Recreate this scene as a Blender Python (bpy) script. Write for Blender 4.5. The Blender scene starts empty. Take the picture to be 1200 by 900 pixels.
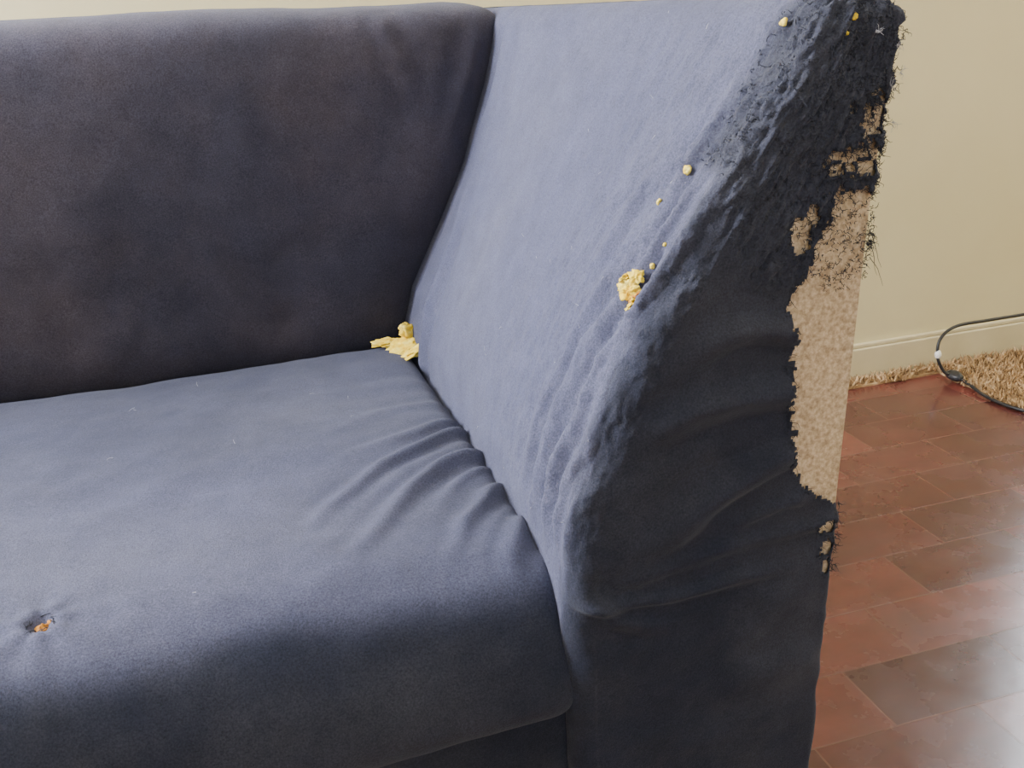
import bpy, math, random
import numpy as np
from mathutils import Vector, Matrix
from mathutils.bvhtree import BVHTree
random.seed(7); rng=np.random.default_rng(7)
scene=bpy.context.scene

# ------------------------------------------------------------ helpers
def _h(i,j,k):
    n=(i*374761393+j*668265263+k*1274126177)&0xffffffff
    n=((n^(n>>13))*1274126177)&0xffffffff
    n=(n^(n>>16))&0xffffffff
    return n/4294967295.0
def vnoise(x,y,z):
    x,y,z=np.broadcast_arrays(np.asarray(x,float),np.asarray(y,float),np.asarray(z,float))
    xi,yi,zi=[np.floor(a).astype(np.int64) for a in (x,y,z)]
    fx,fy,fz=x-xi,y-yi,z-zi
    fx,fy,fz=[a*a*a*(a*(a*6-15)+10) for a in (fx,fy,fz)]
    r=0
    for a in (0,1):
        for b in (0,1):
            for c in (0,1):
                w=(fx if a else 1-fx)*(fy if b else 1-fy)*(fz if c else 1-fz)
                r=r+w*_h(xi+a,yi+b,zi+c)
    return r*2-1
def fbm(x,y,z,o=3):
    s=0;a=1;t=0
    for i in range(o):
        s=s+a*vnoise(x*2**i+17.3*i,y*2**i+5.1*i,z*2**i+9.7*i);t+=a;a*=.5
    return s/t
def catmull(pts,n=12):
    P=[np.array(p,float) for p in pts]
    P=[2*P[0]-P[1]]+P+[2*P[-1]-P[-2]]
    out=[]
    for i in range(1,len(P)-2):
        for k in range(n):
            t=k/n
            out.append(.5*((2*P[i])+(-P[i-1]+P[i+1])*t+(2*P[i-1]-5*P[i]+4*P[i+1]-P[i+2])*t*t+(-P[i-1]+3*P[i]-3*P[i+1]+P[i+2])*t**3))
    out.append(P[-2]); return np.array(out)
def resample(pts,step):
    d=np.r_[0,np.cumsum(np.linalg.norm(np.diff(pts,axis=0),axis=1))]
    n=max(2,int(d[-1]/step)); s=np.linspace(0,d[-1],n)
    return np.stack([np.interp(s,d,pts[:,k]) for k in range(pts.shape[1])],1)
def sm(a,b,x):
    t=np.clip((x-a)/(b-a),0,1); return t*t*(3-2*t)
def grid_normals(V):
    du=np.gradient(V,axis=0); dv=np.gradient(V,axis=1)
    n=np.cross(du,dv); l=np.linalg.norm(n,axis=2,keepdims=True); l[l<1e-12]=1
    return n/l
def ridge(X,Y,pts,sig,taper=.25,head=.0,val=.6):
    c=catmull(pts,8); best=np.full(X.shape,1e9); sp=np.zeros(X.shape)
    for i in range(len(c)-1):
        a,b=c[i],c[i+1]; ab=b-a; L=ab@ab
        t=np.clip(((X-a[0])*ab[0]+(Y-a[1])*ab[1])/L,0,1)
        d=np.hypot(X-a[0]-t*ab[0],Y-a[1]-t*ab[1])
        m=d<best; best=np.where(m,d,best); sp=np.where(m,(i+t)/(len(c)-1),sp)
    blend=1-sm(1-taper*2,1,sp)
    if head: blend=blend*sm(0,head,sp)
    return (np.exp(-(best/sig)**2)-val*np.exp(-((best-1.9*sig)/sig)**2))*blend
def grid_mesh(name,V,mat,keep=None,attrs=None,smooth=True):
    R,C=V.shape[:2]
    idx=np.arange(R*C).reshape(R,C)
    q=np.stack([idx[:-1,:-1],idx[:-1,1:],idx[1:,1:],idx[1:,:-1]],-1).reshape(-1,4)
    if keep is not None: q=q[keep.reshape(-1)]
    me=bpy.data.meshes.new(name)
    me.from_pydata(V.reshape(-1,3).tolist(),[],q.tolist()); 
    if attrs:
        for k,a in attrs.items():
            at=me.attributes.new(k,'FLOAT','POINT'); at.data.foreach_set('value',a.reshape(-1).astype(np.float32))
    me.polygons.foreach_set('use_smooth',[smooth]*len(me.polygons))
    me.materials.append(mat); me.update()
    ob=bpy.data.objects.new(name,me); scene.collection.objects.link(ob); return ob
def raw_mesh(name,verts,faces,mat,smooth=False):
    me=bpy.data.meshes.new(name); me.from_pydata([tuple(v) for v in verts],[],[tuple(f) for f in faces]); me.update()
    if smooth: me.polygons.foreach_set('use_smooth',[True]*len(me.polygons))
    me.materials.append(mat)
    ob=bpy.data.objects.new(name,me); scene.collection.objects.link(ob); return ob
def box_data(lo,hi):
    x0,y0,z0=lo;x1,y1,z1=hi
    v=[(x0,y0,z0),(x1,y0,z0),(x1,y1,z0),(x0,y1,z0),(x0,y0,z1),(x1,y0,z1),(x1,y1,z1),(x0,y1,z1)]
    f=[(0,3,2,1),(4,5,6,7),(0,1,5,4),(1,2,6,5),(2,3,7,6),(3,0,4,7)]
    return v,f
def boxes(name,lst,mat,bevel=0):
    V=[];F=[]
    for lo,hi in lst:
        v,f=box_data(lo,hi); o=len(V); V+=v; F+=[tuple(i+o for i in q) for q in f]
    ob=raw_mesh(name,V,F,mat)
    if bevel:
        m=ob.modifiers.new('bevel','BEVEL'); m.width=bevel; m.segments=3
    return ob
def curves(name,splines,rad,mat):
    cu=bpy.data.curves.new(name,'CURVE'); cu.dimensions='3D'; cu.bevel_depth=rad; cu.bevel_resolution=1
    for s in splines:
        sp=cu.splines.new('POLY'); sp.points.add(len(s)-1)
        for i,p in enumerate(s):
            sp.points[i].co=(*p,1); sp.points[i].radius=1-.7*i/max(1,len(s)-1)
    cu.materials.append(mat)
    ob=bpy.data.objects.new(name,cu); scene.collection.objects.link(ob); return ob

# ------------------------------------------------------------ materials
class NT:
    def __init__(s,name):
        s.m=bpy.data.materials.new(name); s.m.use_nodes=True; s.t=s.m.node_tree; s.n=s.t.nodes; s.b=s.n['Principled BSDF']
        s.co=s.n.new('ShaderNodeTexCoord').outputs['Object']
    def link(s,a,b): s.t.links.new(a,b)
    def noise(s,scale,detail=4,rough=.55,vec=None,stretch=None):
        x=s.n.new('ShaderNodeTexNoise'); x.inputs['Scale'].default_value=scale; x.inputs['Detail'].default_value=detail; x.inputs['Roughness'].default_value=rough
        v=vec or s.co
        if stretch:
            m=s.n.new('ShaderNodeMapping'); m.inputs['Scale'].default_value=stretch; s.link(v,m.inputs[0]); v=m.outputs[0]
        s.link(v,x.inputs['Vector']); return x.outputs[0]
    def ramp(s,fac,stops):
        r=s.n.new('ShaderNodeValToRGB'); e=r.color_ramp.elements
        while len(e)<len(stops): e.new(.5)
        for i,(p,c) in enumerate(stops): e[i].position=p; e[i].color=(*c,1) if len(c)==3 else c
        s.link(fac,r.inputs[0]); return r.outputs[0]
    def mix(s,fac,a,b,mode='MIX'):
        x=s.n.new('ShaderNodeMix'); x.data_type='RGBA'; x.blend_type=mode
        for v,i in ((fac,0),(a,6),(b,7)):
            if hasattr(v,'links'): s.link(v,x.inputs[i])
            elif i==0: x.inputs[0].default_value=v
            else: x.inputs[i].default_value=(*v,1)
        return x.outputs[2]
    def bump(s,h,strength,dist,prev=None):
        b=s.n.new('ShaderNodeBump'); b.inputs['Strength'].default_value=strength; b.inputs['Distance'].default_value=dist
        s.link(h,b.inputs['Height'])
        if prev: s.link(prev,b.inputs['Normal'])
        return b.outputs[0]
    def attr(s,name):
        a=s.n.new('ShaderNodeAttribute'); a.attribute_name=name; return a.outputs['Fac']
    def set(s,**k):
        for a,v in k.items():
            i=s.b.inputs[a.replace('_',' ')]
            if hasattr(v,'links'): s.link(v,i)
            else: i.default_value=v if not isinstance(v,tuple) or len(v)==4 else (*v,1)

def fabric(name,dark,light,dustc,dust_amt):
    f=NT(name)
    blend=f.attr('blend')  # dark-to-light blend: painted light and shade, random tone and scuffs
    base=f.mix(blend,dark,light)
    dust=f.ramp(f.noise(4.5,6,.65),[(.42,(0,0,0)),(.75,(dust_amt,)*3)])
    base=f.mix(dust,base,dustc)
    mott=f.ramp(f.noise(700,3,.7),[(.3,(.60,.60,.61)),(.7,(1.38,1.38,1.38))])
    base=f.mix(1.0,base,mott,'MULTIPLY')
    mott=f.ramp(f.noise(28,5,.7),[(.3,(.86,.86,.86)),(.7,(1.14,1.14,1.14))])
    base=f.mix(1.0,base,mott,'MULTIPLY')
    f.set(Base_Color=base,Roughness=.95,Sheen_Weight=.10,Sheen_Roughness=.5,Sheen_Tint=(.82,.86,1.0),Specular_IOR_Level=.12)
    n=f.bump(f.noise(1100,2,.6),.7,.0009)
    n=f.bump(f.noise(220,4,.6),.3,.0012,n)
    f.link(n,f.b.inputs['Normal']); return f.m
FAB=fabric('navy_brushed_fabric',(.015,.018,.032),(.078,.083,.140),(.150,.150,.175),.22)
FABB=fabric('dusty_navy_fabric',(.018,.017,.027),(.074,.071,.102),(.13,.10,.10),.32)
def simple(name,stops,scale,rough=.8,bump=0,bscale=None,bd=.002,detail=5):
    f=NT(name); f.set(Base_Color=f.ramp(f.noise(scale,detail,.6),stops),Roughness=rough)
    if bump: f.link(f.bump(f.noise(bscale or scale,4,.6),bump,bd),f.b.inputs['Normal'])
    return f.m
BOARD=simple('chipboard',[(.3,(.30,.205,.125)),(.5,(.50,.375,.25)),(.7,(.68,.55,.40))],330,.85,.5,400,.001)
FOAM=simple('yellow_foam',[(.3,(.72,.40,.01)),(.5,(.92,.66,.05)),(.75,(1.0,.88,.30))],110,.9,.6,400,.002)
OFOAM=simple('aged_orange_foam',[(.35,(.30,.09,.01)),(.6,(.62,.28,.04)),(.8,(.85,.55,.15))],150,.9,.6,400,.002)
THREAD=simple('dark_thread',[(.3,(.009,.010,.017)),(.7,(.032,.036,.056))],60,.95)
LINT=simple('pale_lint',[(.3,(.25,.25,.30)),(.7,(.45,.45,.48))],60,.95)
WOOD=simple('dark_leg_wood',[(.3,(.03,.015,.01)),(.7,(.08,.04,.02))],30,.5)
WALL=simple('painted_wall',[(.3,(.65,.57,.34)),(.7,(.70,.62,.385))],3,.75,.15,60,.002)
CEIL=simple('ceiling_paint',[(.3,(.75,.73,.68)),(.7,(.8,.78,.74))],3,.9)
TRIM=simple('cream_trim_paint',[(.3,(.58,.50,.32)),(.7,(.68,.60,.40))],8,.5)
BLACK=simple('black_plastic',[(.3,(.012,.012,.014)),(.7,(.03,.03,.033))],40,.4)
WHITE=simple('white_plastic',[(.3,(.75,.75,.72)),(.7,(.85,.85,.83))],40,.4)
RUGM=simple('shaggy_wool',[(.3,(.20,.11,.045)),(.5,(.42,.27,.13)),(.7,(.66,.48,.29))],45,.95)

def floor_mat():
    f=NT('waxed_red_parquet')
    mp=f.n.new('ShaderNodeMapping'); mp.inputs['Location'].default_value=(.09,.06,0); f.link(f.co,mp.inputs[0])
    br=f.n.new('ShaderNodeTexBrick'); f.link(mp.outputs[0],br.inputs['Vector'])
    br.inputs['Scale'].default_value=1; br.inputs['Brick Width'].default_value=.22; br.inputs['Row Height'].default_value=.11
    br.inputs['Mortar Size'].default_value=.0013; br.inputs['Mortar Smooth'].default_value=.3
    br.inputs['Color1'].default_value=(0,0,0,1); br.inputs['Color2'].default_value=(1,1,1,1); br.inputs['Mortar'].default_value=(.5,.5,.5,1)
    tone=f.ramp(br.outputs['Color'],[(0,(.048,.010,.010)),(.5,(.105,.021,.019)),(1,(.185,.048,.038))])
    c=f.mix(.45,tone,f.ramp(f.noise(13,5,.6,stretch=(1,2.5,1)),[(.25,(.55,.5,.5)),(.5,(1,.95,.95)),(.75,(1.5,1.4,1.35))]),'MULTIPLY')
    scuff=f.ramp(f.noise(7,6,.65),[(.40,(0,0,0)),(.80,(.45,.45,.45))])
    c=f.mix(scuff,c,(.17,.080,.068))
    dark=f.ramp(f.noise(3.3,5,.6,stretch=(1.3,1,1)),[(.42,(0,0,0)),(.78,(.6,.6,.6))])
    c=f.mix(dark,c,(.032,.012,.012))
    c=f.mix(br.outputs['Fac'],c,(.15,.060,.045))
    r=f.ramp(f.noise(8,5,.6),[(.25,(.17,.17,.17)),(.75,(.36,.36,.36))])
    f.set(Base_Color=c,Roughness=r,Specular_IOR_Level=.5,Coat_Weight=.20,Coat_Roughness=.08)
    inv=f.n.new('ShaderNodeMath'); inv.operation='SUBTRACT'; inv.inputs[0].default_value=1; f.link(br.outputs['Fac'],inv.inputs[1])
    n=f.bump(inv.outputs[0],.4,.0015); n=f.bump(f.noise(12,2,.5),.12,.004,n)
    f.link(n,f.b.inputs['Normal']); f.link(n,f.b.inputs['Coat Normal']); return f.m
FLOOR=floor_mat()

# ------------------------------------------------------------ sofa
sofa=bpy.data.objects.new('sofa',None); scene.collection.objects.link(sofa)
YF,YB,ZT=.570,1.19,.813
XO=.411
def xout(z): return np.interp(z,[0,.232,.467,.69,.80],[.388,.394,.405,.417,.430])
pf=np.array([(0,.196),(.42,.195),(.47,.198),(.51,.206),(.548,.219),(.58,.232),(.614,.248),(.67,.281),(.724,.318),(.78,.358),(.82,.380)])
pb=np.array([(0,.208),(.42,.208),(.46,.213),(.50,.224),(.57,.262),(.644,.300),(.73,.334),(.78,.350),(.82,.360)])
def xin(z,y):
    a=np.interp(z,pf[:,0],pf[:,1]); b=np.interp(z,pb[:,0],pb[:,1])
    t=sm(YF,YB,y); return a*(1-t)+b*t
def build_arm():
    Rt=.020
    zs=list(np.linspace(.06,.26,10))+list(np.arange(.262,ZT-Rt,.0020))
    rows=[(z,0.) for z in zs]
    for th in np.linspace(.12,math.pi/2,12): rows.append((ZT-Rt+Rt*math.sin(th),Rt*(1-math.cos(th))))
    rows.append((ZT+.0005,None))
    nA,nB,nC,nD,nE,nF=320,32,105,7,24,6
    V=[]
    for z,ins in rows:
        last=ins is None
        if last: ins=Rt
        xoz=float(xout(z)); xi0=float(xin(z,YF)); th=xoz-xi0
        r=float(np.interp(z,[.2,.44,.6,.75,.82],[.016,.018,.028,.024,.016]))
        r=min(r,th*.55); ro=.006
        yf=YF+ins; xo=xoz-ins
        ya=1.42-ins
        w=np.linspace(0,1,nA,endpoint=False); w=w+.28*w*(1-w)
        ysA=ya+(yf+r-ya)*w
        xsA=xin(z,ysA)+ins
        A=np.stack([xsA,ysA],1)
        xr=min(xin(z,yf)+ins,xo-.002)
        a=np.linspace(0,math.pi/2,nB,endpoint=False)
        rr=min(r,(xo-xr)*.8)
        B=np.stack([xr+rr-rr*np.cos(a),yf+r-r*np.sin(a)],1)
        ro2=min(ro,(xo-xr)*.15)
        Cc=np.stack([np.linspace(xr+rr,xo-ro2,nC,endpoint=False),np.full(nC,yf)],1)
        a=np.linspace(0,math.pi/2,nD,endpoint=False)
        D=np.stack([xo-ro2+ro2*np.sin(a),yf+ro2-ro2*np.cos(a)],1)
        E=np.stack([np.full(nE,xo),np.linspace(yf+ro2,ya,nE)],1)
        Fx=np.stack([np.linspace(xo,xsA[0],nF),np.full(nF,ya)],1)[1:]
        P=np.concatenate([A,B,Cc,D,E,Fx])
        if last: P[:,0]=(P[:,0]*0+ (xo+xr)/2)
        V.append(np.c_[P,np.full(len(P),z)])
    V=np.array(V)
    N=grid_normals(V)
    if N[60,50,0]>0: N=-N
    X,Y,Z=V[...,0].copy(),V[...,1].copy(),V[...,2].copy()
    cols=np.arange(V.shape[1])[None,:]*np.ones_like(X)
    inner=cols<nA+nB
    side=(cols>nA+nB+nC+nD)
    plain=V+N*(fbm(X*9,Y*9,Z*9,3)*.0025)[...,None]
    d=fbm(X*9,Y*9,Z*9,3)*.0022*inner
    d+=np.where(inner,.006*sm(.45,.6,Z)*sm(ZT,.74,Z)*np.sin(np.clip((Y-.6)/.6,0,1)*math.pi),0)
    d+=np.where(inner,-.010*np.exp(-np.clip(Y-1.185,0,9)/.01)*sm(1.17,1.2,Y),0)
    d+=np.where(inner,.0060*ridge(Y,Z,[(1.09,.44),(1.10,.54),(1.13,.60),(1.165,.67)],.012,.4),0)
    near=sm(.92,.60,Y)*inner*sm(.42,.5,Z)*sm(.82,.78,Z)
    s1=fbm(X*55+Z*20,Y*120,Z*32,3); s2=fbm(X*220,Y*330,Z*150,2)
    d+=near*(s1*.0026+s2*.0010)
    pill=np.clip(fbm(X*260,Y*260,Z*200,2)-.25,0,1)
    d+=sm(.72,.60,Y)*inner*sm(.56,.64,Z)*pill*.006
    puck=sm(.74,.60,Y)*sm(.560,.580,Y)*inner*sm(.44,.5,Z)*sm(.80,.68,Z)
    ph=Y*230+Z*45+4.5*fbm(Y*16,Z*9,0,2)
    d+=puck*.0050*np.sin(ph)*sm(-.45,.4,vnoise(Y*22,Z*15,3))
    ell=.300+.022*fbm(Z*28,Y*22,3,3)
    fz=sm(ell,ell+.022,X+.30*(Z-.70))*sm(.600,.655,Z+.016*s1)*sm(.640,.600,Y)*(~side)
    f1=fbm((X-Z*.7)*230,Y*180,(Z+X*.7)*65,3); f2=np.abs(fbm((X-Z*.7)*100,Y*80,(Z+X*.7)*38,2))
    d+=fz*(f1*.0044+f2*.0050-.001)
    fr=sm(.60,.573,Y)*(~side)
    def fold(pts,s,a): 
        return a*ridge(X,Z,pts,s,.3,.12)*fr
    d+=fold([(.19,.428),(.27,.420),(.34,.424),(.41,.416)],.005,.0045)
    d+=fold([(.42,.455),(.33,.452),(.27,.444),(.22,.430)],.006,.0035)
    d+=fold([(.200,.445),(.225,.415),(.25,.402),(.285,.392)],.007,.0050)
    d+=fold([(.375,.560),(.32,.563),(.27,.552),(.23,.52)],.010,.0075)
    d+=fold([(.375,.515),(.32,.500),(.28,.475),(.235,.440)],.011,.0070)
    d+=fold([(.370,.60),(.32,.61),(.27,.59)],.009,.0060)
    d+=fold([(.38,.48),(.33,.47),(.29,.450)],.008,.0045)
    d+=fold([(.40,.34),(.33,.335),(.25,.35)],.014,.003)
    d+=fr*(fbm(X*22,0,Z*30,3)*.0028+.0012)
    d=np.where((fr>.05)&(d<-.0010),-.0010+.10*(d+.0010),d)
    V2=V+N*d[...,None]
    Fx=(X[:-1,:-1]+X[1:,1:])/2; Fz=(Z[:-1,:-1]+Z[1:,1:])/2; Fy=(Y[:-1,:-1]+Y[1:,1:])/2
    FC=cols[:-1,:-1]
    onf=(FC>=nA+4)&(FC<nA+nB+nC+nD+3)
    Fe=Fx-(xout(Fz)-XO)
    j1=fbm(Fz*45,Fx*12,1,3); j2=fbm(Fx*320,Fz*260,4,3)
    j=.010*j1+.007*j2
    xb=np.interp(Fz,[.455,.47,.49,.52,.56,.60,.63,.650,.665,.68,.70],[.412,.390,.370,.3640,.361,.3575,.3600,.366,.375,.384,.392])
    hole=(Fx+ j*.75>xb)&(Fz<.695+.006*j2)&(Fz>.462+.012*j1)
    def patch(cx,cz,rx,rz,k=.7):
        return (((Fe-cx)/rx)**2+((Fz-cz)/rz)**2+k*j2*1.4+k*j1*.6)<1
    for a in [(.391,.712,.022,.009),(.401,.742,.009,.017),(.358,.668,.007,.012),(.366,.680,.006,.007),
              (.402,.450,.008,.006),(.404,.432,.006,.006),(.405,.417,.004,.006),(.383,.746,.004,.004)]:
        hole|=patch(*a)
    hole&=onf
    strand=(np.abs(vnoise(Fx*90+Fz*40,Fz*120,8))<.07)&(Fz>.690)
    hole&=~strand
    edge=sm(.575,.597,Y+.010*s1)  # lit inner face against shaded front, painted into the cover colour
    blend=np.where(inner,edge,0)*(1-fz)
    blend=np.clip(blend*.99+.06+.25*fbm(X*7,Y*7,Z*7,3)*blend,0,1)
    blend=np.clip(blend+near*np.clip(s2,0,1)*.6*blend+.08*fz*np.clip(f1,0,1),0,1.1)
    return V2,plain,~hole,blend,fz
V2,plain,keep,blend,fz=build_arm()
arm=grid_mesh('arm_torn_cover',V2,FAB,keep,{'blend':blend}); arm.parent=sofa
arm_bvh=BVHTree.FromPolygons([tuple(v) for v in V2.reshape(-1,3).tolist()],
    [(i*V2.shape[1]+j,i*V2.shape[1]+j+1,(i+1)*V2.shape[1]+j+1,(i+1)*V2.shape[1]+j) for i in range(V2.shape[0]-1) for j in range(V2.shape[1]-1)])
m=arm.modifiers.new('thickness','SOLIDIFY'); m.thickness=.0012; m.offset=-1 
L=plain.copy()[::3,::3]; L[...,0]=-1.0-L[...,0]
larm=grid_mesh('arm_left_cover',L,FAB,None,{'blend':blend[::3,::3]}); larm.parent=sofa

# chipboard panel cut to the arm's flared outline
zz=np.linspace(.09,.790,30); v=[];n=len(zz)
for yy in (.5738,.589):
    for z in zz: v.append((float(min(xin(z,YF)+.030,xout(z)-.012)),yy,z))
    for z in zz: v.append((float(xout(z))-.0012-(.014*max(0,(z-.775)/.015)),yy,z))
Fp=[]
for i in range(n-1):
    Fp.append((i,n+i,n+i+1,i+1)); Fp.append((2*n+i,2*n+i+1,3*n+i+1,3*n+i))
    Fp.append((n+i,3*n+i,3*n+i+1,n+i+1)); Fp.append((i,i+1,2*n+i+1,2*n+i))
Fp.append((n-1,2*n-1,4*n-1,3*n-1)); Fp.append((0,2*n,3*n,n))
raw_mesh('arm_chipboard_panel',v,Fp,BOARD).parent=sofa

# seat ------------------------------------------------------
path=catmull([(1.26,.425),(1.20,.436),(1.08,.443),(.90,.446),(.75,.447),(.670,.447),(.630,.442),(.600,.425),(.580,.395),(.571,.365),(.570,.345),(.580,.330),(.60,.322),(.64,.322)],16)
path=resample(path,.0034)
xs=np.r_[np.arange(-1.205,-.30,.009),np.arange(-.30,.2081,.0030)]
Vs=np.zeros((len(xs),len(path),3)); Vs[...,0]=xs[:,None]; Vs[...,1]=path[None,:,0]; Vs[...,2]=path[None,:,1]
Ns=grid_normals(Vs); 
if Ns[50,40,2]<0: Ns=-Ns
X,Y,Z=Vs[...,0],Vs[...,1],Vs[...,2]
d=fbm(X*6,Y*6,Z*6,3)*.004+fbm(X*25,Y*25,Z*25,2)*.0010
d-=.024*np.exp(-(.208-X)/.008)+.024*np.exp(-(X+1.205)/.009)
d-=.012*np.exp(-np.clip(1.20-Y,0,9)/.02)
d+=.005*np.sin(np.clip((X+1.2)/1.4,0,1)*math.pi)*sm(1.2,1.0,Y)
XW=X+.010*fbm(X*14,Y*14,1,2); YW_=Y+.010*fbm(X*14,Y*14,7,2)
def sf(pts,s,a):
    global d
    d=d+a*ridge(XW,YW_,pts,s,.38,0,.35)
sf([(.215,.950),(.15,.945),(.08,.915),(.00,.865)],.010,.0020)
sf([(.214,.895),(.165,.885),(.10,.850),(.035,.790)],.0065,.0036)
sf([(.214,.868),(.16,.848),(.095,.800),(.045,.735),(.035,.70)],.0074,.0064)
sf([(.212,.815),(.170,.795),(.120,.745),(.075,.680),(.06,.645)],.0080,.0074)
sf([(.212,.790),(.182,.770),(.150,.735),(.125,.690)],.0045,.0030)
sf([(.210,.750),(.180,.725),(.145,.675),(.125,.620)],.0068,.0066)
sf([(.208,.695),(.190,.672),(.172,.635),(.163,.600)],.0062,.0050)
sf([(.205,.650),(.194,.63),(.188,.60)],.005,.0028)
sf([(.21,1.02),(.12,1.02),(.02,.985)],.014,.0016)
sf([(.17,1.09),(.05,1.07),(-.08,1.0)],.018,.002)
sf([(-.05,.86),(-.12,.80),(-.2,.76)],.02,.0016)
rr=np.hypot(X+.148,Y-.655); d-=np.where(Z>.40,.009*np.exp(-(rr/.0065)**2)-.0020*np.exp(-((rr-.013)/.007)**2),0)
d+=np.where(Z>.40,1,0)*.0010*np.exp(-(rr/.05)**2)*np.sin(np.arctan2(Y-.655,X+.148)*7)
scuffShadeS=.66+.34*fbm(X*4,Y*4,Z*4,4)+.34*sm(.10,-.2,X)*sm(1.0,.75,Y)  # random cloth tone, plus the lit left part painted lighter
scuffShadeS+=.26*ridge(X,Y,[(-.24,.815),(-.12,.815),(-.03,.812),(.03,.800)],.0022,.3,0,0)
scuffShadeS+=.16*ridge(X,Y,[(-.26,.90),(-.18,.925),(-.10,.930)],.0022,.3,0,0)
scuffShadeS=scuffShadeS*sm(.592,.622,Y+.012*fbm(X*10,Y*10,0,3))*.92+.07  # shadow boundary along the front edge, painted into the seat colour
scuffShadeS=np.clip(scuffShadeS,0,1.2)
Vs=Vs+Ns*d[...,None]
seat=grid_mesh('seat_cushion',Vs,FAB,None,{'blend':scuffShadeS}); seat.parent=sofa

# backrest ---------------------------------------------------
pathb=catmull([(1.25,.395),(1.215,.415),(1.192,.45),(1.187,.52),(1.189,.62),(1.194,.72),(1.199,.775),(1.210,.805),(1.232,.819),(1.27,.823),(1.33,.823),(1.38,.818),(1.41,.800),(1.42,.76),(1.42,.60),(1.42,.40),(1.42,.06)],14)
pathb=resample(pathb,.005)
us=np.r_[np.linspace(0,.75,120,endpoint=False),np.linspace(.75,1,130)]
Zb=pathb[:,1][None,:]; xr=np.interp(Zb,pb[:,0],pb[:,1])+.012; xl=-1.0-xr
Vb=np.zeros((len(us),len(pathb),3))
Vb[...,0]=xl+(xr-xl)*us[:,None]; Vb[...,1]=pathb[None,:,0]; Vb[...,2]=Zb
Nb=grid_normals(Vb); 
if Nb[100,30,1]>0: Nb=-Nb
X,Y,Z=Vb[...,0].copy(),Vb[...,1],Vb[...,2]
d=fbm(X*5,Y*5,Z*5,3)*.005+fbm(X*25,Y*25,Z*25,2)*.0008
d-=.030*np.exp(-(xr-X)/.016)+.030*np.exp(-(X-xl)/.016)
d+=.004*sm(.25,-.1,X)
for pts,s,a in [([(.33,.78),(.30,.70),(.28,.62)],.012,.0025),([(.22,.80),(.24,.74),(.25,.68)],.01,.0015),([(.05,.50),(.0,.56),(-.02,.66)],.015,.0015)]:
    d+=a*ridge(X,Z,pts,s,.4)*(Y<1.23)
Vb=Vb+Nb*d[...,None]
toneB=np.clip(.36+.18*fbm(X*3,Z*3,2,4)+.35*sm(.79,.82,Z)+.55*sm(.56,.76,Z)*sm(.2,-.22,X),0,1)  # random tone, lighter along the top and towards the upper left
back=grid_mesh('backrest',Vb,FABB,None,{'blend':toneB}); back.parent=sofa

def fabbox(name,lst,b):
    o=boxes(name,lst,FAB,b); o.parent=sofa; return o
fabbox('base_front_rail',[((-1.21,.588,.07),(.205,.64,.345))],.010)
fabbox('base_body',[((-1.21,.62,.07),(.205,1.40,.30))],.006)
LV=[];LF=[]
for lx in (-1.33,.33):
    for ly in (.65,1.34):
        o=len(LV)
        for z,r in ((0,.016),(.075,.026)):
            for k in range(16):
                a=k*math.pi/8; LV.append((lx+r*math.cos(a),ly+r*math.sin(a),z))
        for k in range(16): LF.append((o+k,o+(k+1)%16,o+16+(k+1)%16,o+16+k))
        LF.append(tuple(o+k for k in reversed(range(16)))); LF.append(tuple(o+16+k for k in range(16)))
raw_mesh('legs',LV,LF,WOOD).parent=sofa

# foam lumps --------------------------------------------------
def blob(center,radii,axis_n,seed,amp=.45,res=24,freq=1.6):
    n=Vector(axis_n).normalized(); q=n.to_track_quat('Z','Y').to_matrix()
    th=np.pi*np.arange(res+1)/res; ph=np.pi*np.arange(res*2)/res
    T,P=np.meshgrid(th,ph,indexing='ij')
    vx,vy,vz=np.sin(T)*np.cos(P),np.sin(T)*np.sin(P),np.cos(T)
    a=1+amp*fbm(vx*freq+seed*7.1,vy*freq+seed,vz*freq,4)*1.6
    V=[tuple(q@Vector(t)+Vector(center)) for t in zip((vx*radii[0]*a).ravel(),(vy*radii[1]*a).ravel(),(vz*radii[2]*a).ravel())]
    F=[]; w=res*2
    for i in range(res):
        for k in range(w): F.append((i*w+k,i*w+(k+1)%w,(i+1)*w+(k+1)%w,(i+1)*w+k))
    return V,F
def blobs(name,lst,mat):
    V=[];F=[]
    for b in lst:
        v,f=blob(*b); o=len(V); V+=v; F+=[tuple(i+o for i in q) for q in f]
    o=raw_mesh(name,V,F,mat,True); o.parent=sofa; return o
def snap(p,off=.0015):
    loc,nrm,_,_=arm_bvh.find_nearest(Vector(p))
    if nrm.x>0 and p[1]>.59: nrm=-nrm
    if nrm.y>0 and p[1]<.59: nrm=-nrm
    return loc+nrm*off,nrm
L1=[]
for i,(p,r) in enumerate([((.258,.605,.637),.0075),((.261,.603,.646),.0050),((.255,.615,.646),.006),((.249,.627,.645),.005),((.262,.599,.628),.005),((.264,.596,.620),.0035)]):
    c,n=snap(p,.0015); L1.append((c,(r,r*.8,.0024),n,i+1,.65,26,2.6))
blobs('arm_exposed_foam',L1,FOAM)
c,n=snap((.265,.597,.626),.0035)
blobs('arm_aged_foam',[(c,(.0028,.0055,.002),n,51,.4,14,1.6)],OFOAM)
L2=[]
for i,(p,r) in enumerate([((.305,.617,.71),.0026),((.291,.63,.688),.0020),((.272,.60,.653),.0016),((.285,.60,.665),.0012),
                          ((.362,.60,.800),.0022),((.372,.585,.787),.0030),((.396,.578,.797),.0020),((.392,.578,.790),.0013)]):
    c,n=snap(p,.0010); L2.append((c,(r,r*1.2,.0013),n,i+11,.4,12,1.5))
blobs('arm_foam_specks',L2,FOAM)
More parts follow.
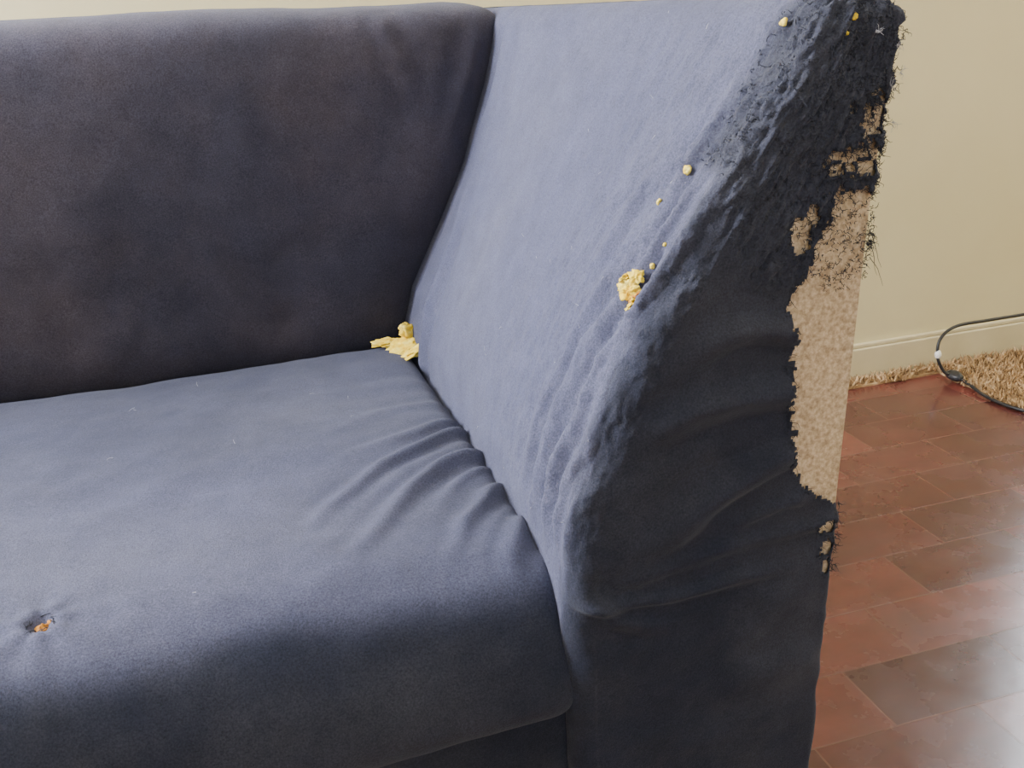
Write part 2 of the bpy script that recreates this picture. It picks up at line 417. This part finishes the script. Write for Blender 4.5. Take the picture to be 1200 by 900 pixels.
L3=[((.200,1.142,.445),(.018,.019,.004),(-.3,-.3,1),31,.5,28,2.2),((.184,1.163,.445),(.017,.008,.003),(0,-.3,1),32,.6,24,2.2),
    ((.208,1.112,.447),(.009,.024,.004),(-.5,0,1),33,.5,24,2.0),((.208,1.160,.457),(.009,.012,.013),(-.5,-.6,.5),34,.5,22,2.0)]
blobs('corner_exposed_foam',L3,FOAM)
blobs('seat_exposed_foam',[((-.148,.655,.442),(.006,.006,.005),(0,0,1),41,.4,18,1.6),((-.142,.661,.445),(.003,.004,.003),(0,0,1),42,.4,14,1.6)],OFOAM)

# threads -----------------------------------------------------
def strand(p,dirv,length,n=7,wob=.35,grav=.15):
    p=np.array(p,float); dd=np.array(dirv,float); dd/=np.linalg.norm(dd)+1e-9
    out=[tuple(p)]
    for i in range(n):
        dd=dd+rng.normal(0,wob,3)*.6; dd[2]-=grav*.3; dd/=np.linalg.norm(dd)
        p=p+dd*length/n; out.append(tuple(p))
    return out
k=keep
bnd=np.zeros_like(k); 
bnd[1:-1,1:-1]=k[1:-1,1:-1]&(~k[:-2,1:-1]|~k[2:,1:-1]|~k[1:-1,:-2]|~k[1:-1,2:])
bi=np.argwhere(bnd)
spl=[]
for q in bi[rng.choice(len(bi),min(620,len(bi)),replace=False)]:
    p=V2[q[0],q[1]]+np.array([0,-.0008,0])
    spl.append(strand(p,(rng.normal(.5,.7),-.15,rng.normal(0,.8)),rng.uniform(.002,.008),7,.8))
for _ in range(110):
    z=rng.choice([rng.uniform(.66,.79),rng.uniform(.41,.47),rng.uniform(.655,.665)])
    spl.append(strand((float(xout(z))-rng.uniform(0,.004),YF-.001,z),(rng.uniform(.0,.6),-.4,rng.normal(-.3,.6)),rng.uniform(.004,.011),9,.9))
for z in (.655,.662,.648):
    spl.append(strand((float(xout(z)),.569,z),(.5,-.3,-1),.022,9,.2,.3))
for _ in range(50):
    z=rng.uniform(.50,.69); x=float(np.interp(z,[.49,.52,.56,.60,.63,.655,.68,.70],[.370,.3640,.361,.3575,.3600,.369,.384,.392]))
    spl.append(strand((x-.004,.5685,z),(rng.uniform(.2,1),-.1,rng.normal(-.2,.6)),rng.uniform(.004,.012),8,.7))
fzi=np.argwhere(fz>.6); 
for q in fzi[rng.choice(len(fzi),3200)]:
    p=V2[q[0],q[1]]
    spl.append(strand(p,(rng.normal(.2,.6),-.14,rng.normal(.3,.7)),rng.uniform(.002,.007),7,.9))
curves('arm_frayed_threads',spl,.00028,THREAD).parent=sofa
lint=[]
for _ in range(22):
    x,y=rng.uniform(-.35,.17),rng.uniform(.64,1.12)
    lint.append(strand((x,y,.450),(rng.normal(),rng.normal(),.15),rng.uniform(.003,.008),5,.4,.3))
idx=np.argwhere(blend>.55)
for q in idx[rng.choice(len(idx),160)]:
    if V2[q[0],q[1]][2]<.46 or V2[q[0],q[1]][1]>.85: continue
    lint.append(strand(V2[q[0],q[1]]+np.array([-.001,-.0005,.0005]),(-.3,rng.normal(),rng.normal()),rng.uniform(.002,.005),4,.5))
for z,x in ((.79,.404),(.782,.42),(.765,.424),(.758,.418),(.735,.421)):
    for _ in range(6): lint.append(strand((x,.564,z),(.5,-.5,rng.normal()),.007,6,.9))
curves('loose_lint',lint,.00020,LINT).parent=sofa
st=[strand((-.148+.009*math.cos(a),.655+.009*math.sin(a),.449),(rng.normal(),rng.normal(),.5),.008,6,.6) for a in np.linspace(0,6.2,16)]
curves('seat_hole_threads',st,.0004,THREAD).parent=sofa

# ------------------------------------------------------------ room
XL,XR,YW,YN,ZC=-1.75,3.0,1.815,-2.2,2.6
boxes('floor',[((XL-.12,YN-.12,-.06),(XR+.12,YW+.12,0))],FLOOR)
boxes('ceiling',[((XL-.12,YN-.12,ZC),(XR+.12,YW+.12,ZC+.06))],CEIL)
wx0,wx1,wz0,wz1=1.88,2.75,.50,2.15
boxes('wall_back',[((XL-.12,YW,0),(wx0,YW+.12,ZC)),((wx1,YW,0),(XR+.12,YW+.12,ZC)),((wx0,YW,0),(wx1,YW+.12,wz0)),((wx0,YW,wz1),(wx1,YW+.12,ZC))],WALL)
ly0,ly1,lz0,lz1=.80,1.76,.95,2.25
boxes('wall_left',[((XL-.12,YN,0),(XL,ly0,ZC)),((XL-.12,ly1,0),(XL,YW,ZC)),((XL-.12,ly0,0),(XL,ly1,lz0)),((XL-.12,ly0,lz1),(XL,ly1,ZC))],WALL)
boxes('wall_right',[((XR,YN,0),(XR+.12,YW,ZC))],WALL)
fx0,fx1,fz0,fz1=-.9,.9,1.0,2.2
boxes('wall_front',[((XL-.12,YN-.12,0),(fx0,YN,ZC)),((fx1,YN-.12,0),(XR+.12,YN,ZC)),((fx0,YN-.12,0),(fx1,YN,fz0)),((fx0,YN-.12,fz1),(fx1,YN,ZC))],WALL)
boxes('baseboard_back',[((XL,YW-.014,0),(XR,YW,.072)),((XL,YW-.010,.072),(XR,YW,.082))],TRIM,.003)
fr=.05
boxes('window_1',[((XL-.10,ly0,lz0),(XL-.05,ly1,lz0+fr)),((XL-.10,ly0,lz1-fr),(XL-.05,ly1,lz1)),((XL-.10,ly0,lz0),(XL-.05,ly0+fr,lz1)),((XL-.10,ly1-fr,lz0),(XL-.05,ly1,lz1)),((XL-.10,(ly0+ly1)/2-.02,lz0),(XL-.05,(ly0+ly1)/2+.02,lz1))],TRIM,.004)
boxes('window_2',[((wx0,YW+.05,wz0),(wx1,YW+.10,wz0+fr)),((wx0,YW+.05,wz1-fr),(wx1,YW+.10,wz1)),((wx0,YW+.05,wz0),(wx0+fr,YW+.10,wz1)),((wx1-fr,YW+.05,wz0),(wx1,YW+.10,wz1))],TRIM,.004)
boxes('added_window_front',[((fx0,YN-.10,fz0),(fx1,YN-.05,fz0+fr)),((fx0,YN-.10,fz1-fr),(fx1,YN-.05,fz1)),((fx0,YN-.10,fz0),(fx0+fr,YN-.05,fz1)),((fx1-fr,YN-.10,fz0),(fx1,YN-.05,fz1)),((-.02,YN-.10,fz0),(.02,YN-.05,fz1))],TRIM,.004)  # unseen window added behind the camera to hold the fill light

# rug ---------------------------------------------------------
def in_rug(x,y):
    e=.012*math.sin(x*40)+.010*math.sin(y*55)
    return (y>1.755+e and x>1.24) or (x>1.475+e and y>1.36+e)
RV=[];RF=[]
def tuft(x,y):
    h=rng.uniform(.010,.024); a=rng.uniform(0,6.28); r=rng.uniform(.0018,.0032); lx,ly=rng.normal(0,.008,2)
    y2=min(y+ly,1.80); y2m=min(y+ly*.4,1.80)
    o=len(RV)
    for (cx,cy,cz,rr) in ((x,y,.003,r),(x+lx*.4,y2m,h*.6,r*.8)):
        for q in range(3):
            RV.append((cx+rr*math.cos(a+q*2.09),min(cy+rr*math.sin(a+q*2.09),1.7995),cz))
    RV.append((x+lx,min(y2,1.7995),h))
    for q in range(3):
        n=(q+1)%3
        RF.append((o+q,o+n,o+3+n,o+3+q)); RF.append((o+3+q,o+3+n,o+6))
cnt=0
while cnt<16000:
    x,y=rng.uniform(1.24,2.3),rng.uniform(1.35,1.795)
    if in_rug(x,y): tuft(x,y); cnt+=1
for lo,hi in [((1.245,1.762,0),(1.49,1.795,.004)),((1.485,1.37,0),(2.3,1.795,.004))]:
    v,f=box_data(lo,hi); o=len(RV); RV+=v; RF+=[tuple(i+o for i in q) for q in f]
raw_mesh('shaggy_rug',RV,RF,RUGM)

# cable ---------------------------------------------------------
cab=bpy.data.objects.new('power_cable',None); scene.collection.objects.link(cab)
c1=catmull([(2.05,1.76,.16),(1.86,1.75,.135),(1.72,1.74,.118),(1.58,1.735,.118),(1.49,1.73,.118),(1.445,1.722,.098),(1.437,1.715,.06),(1.455,1.71,.025),(1.475,1.70,.018),(1.478,1.66,.010),(1.470,1.60,.006),(1.478,1.53,.005),(1.52,1.45,.005),(1.60,1.36,.005)],10)
cu=curves('cord',[[tuple(p) for p in c1]],.0034,BLACK); 
for sp in cu.data.splines:
    for p in sp.points: p.radius=1
cu.data.bevel_resolution=3; cu.parent=cab
v,f=blob((1.476,1.705,.016),(.014,.024,.011),(0,0,1),3,.06,14,1)
raw_mesh('plug',v,f,BLACK,True).parent=cab
v,f=blob((1.438,1.716,.066),(.007,.007,.010),(0,0,1),5,.05,12,1)
raw_mesh('cable_clip',v,f,WHITE,True).parent=cab

# ------------------------------------------------------------ light
def area(name,loc,target,sx,sy,power,col):
    l=bpy.data.lights.new(name,'AREA'); l.shape='RECTANGLE'; l.size=sx; l.size_y=sy; l.energy=power; l.color=col
    o=bpy.data.objects.new(name,l); scene.collection.objects.link(o); o.location=loc
    o.rotation_euler=(Vector(target)-Vector(loc)).to_track_quat('-Z','Y').to_euler(); return o
area('window_daylight_left',(XL-.13,(ly0+ly1)/2,(lz0+lz1)/2),(0,(ly0+ly1)/2,(lz0+lz1)/2),ly1-ly0,lz1-lz0,275,(.92,.94,1.0))
area('window_daylight_back',((wx0+wx1)/2,YW+.13,(wz0+wz1)/2),((wx0+wx1)/2,0,(wz0+wz1)/2),wx1-wx0,wz1-wz0,80,(.86,.93,1.0))
area('fill_light_front',((fx0+fx1)/2,YN-.13,(fz0+fz1)/2),((fx0+fx1)/2,0,(fz0+fz1)/2),fx1-fx0,fz1-fz0,36,(.90,.95,1.0))  # added fill from behind the camera, lifts the dark front faces
w=bpy.data.worlds.new('daylight'); scene.world=w; w.use_nodes=True
w.node_tree.nodes['Background'].inputs[0].default_value=(.75,.85,1,1); w.node_tree.nodes['Background'].inputs[1].default_value=1.5

# ------------------------------------------------------------ camera
yaw=math.radians(16); p=math.radians(20.5); roll=math.radians(3.3)
fw=Vector((math.sin(yaw)*math.cos(p), math.cos(yaw)*math.cos(p), -math.sin(p)))
r0=Vector((math.cos(yaw),-math.sin(yaw),0)); u0=r0.cross(fw)
r=r0*math.cos(roll)-u0*math.sin(roll); u=u0*math.cos(roll)+r0*math.sin(roll)
cd=bpy.data.cameras.new('camera'); cd.sensor_width=36; cd.lens=36; cd.clip_start=.02
cam=bpy.data.objects.new('camera',cd); scene.collection.objects.link(cam)
M=Matrix((( r.x,u.x,-fw.x,0),(r.y,u.y,-fw.y,0),(r.z,u.z,-fw.z,.82),(0,0,0,1)))
cam.matrix_world=M
scene.camera=cam
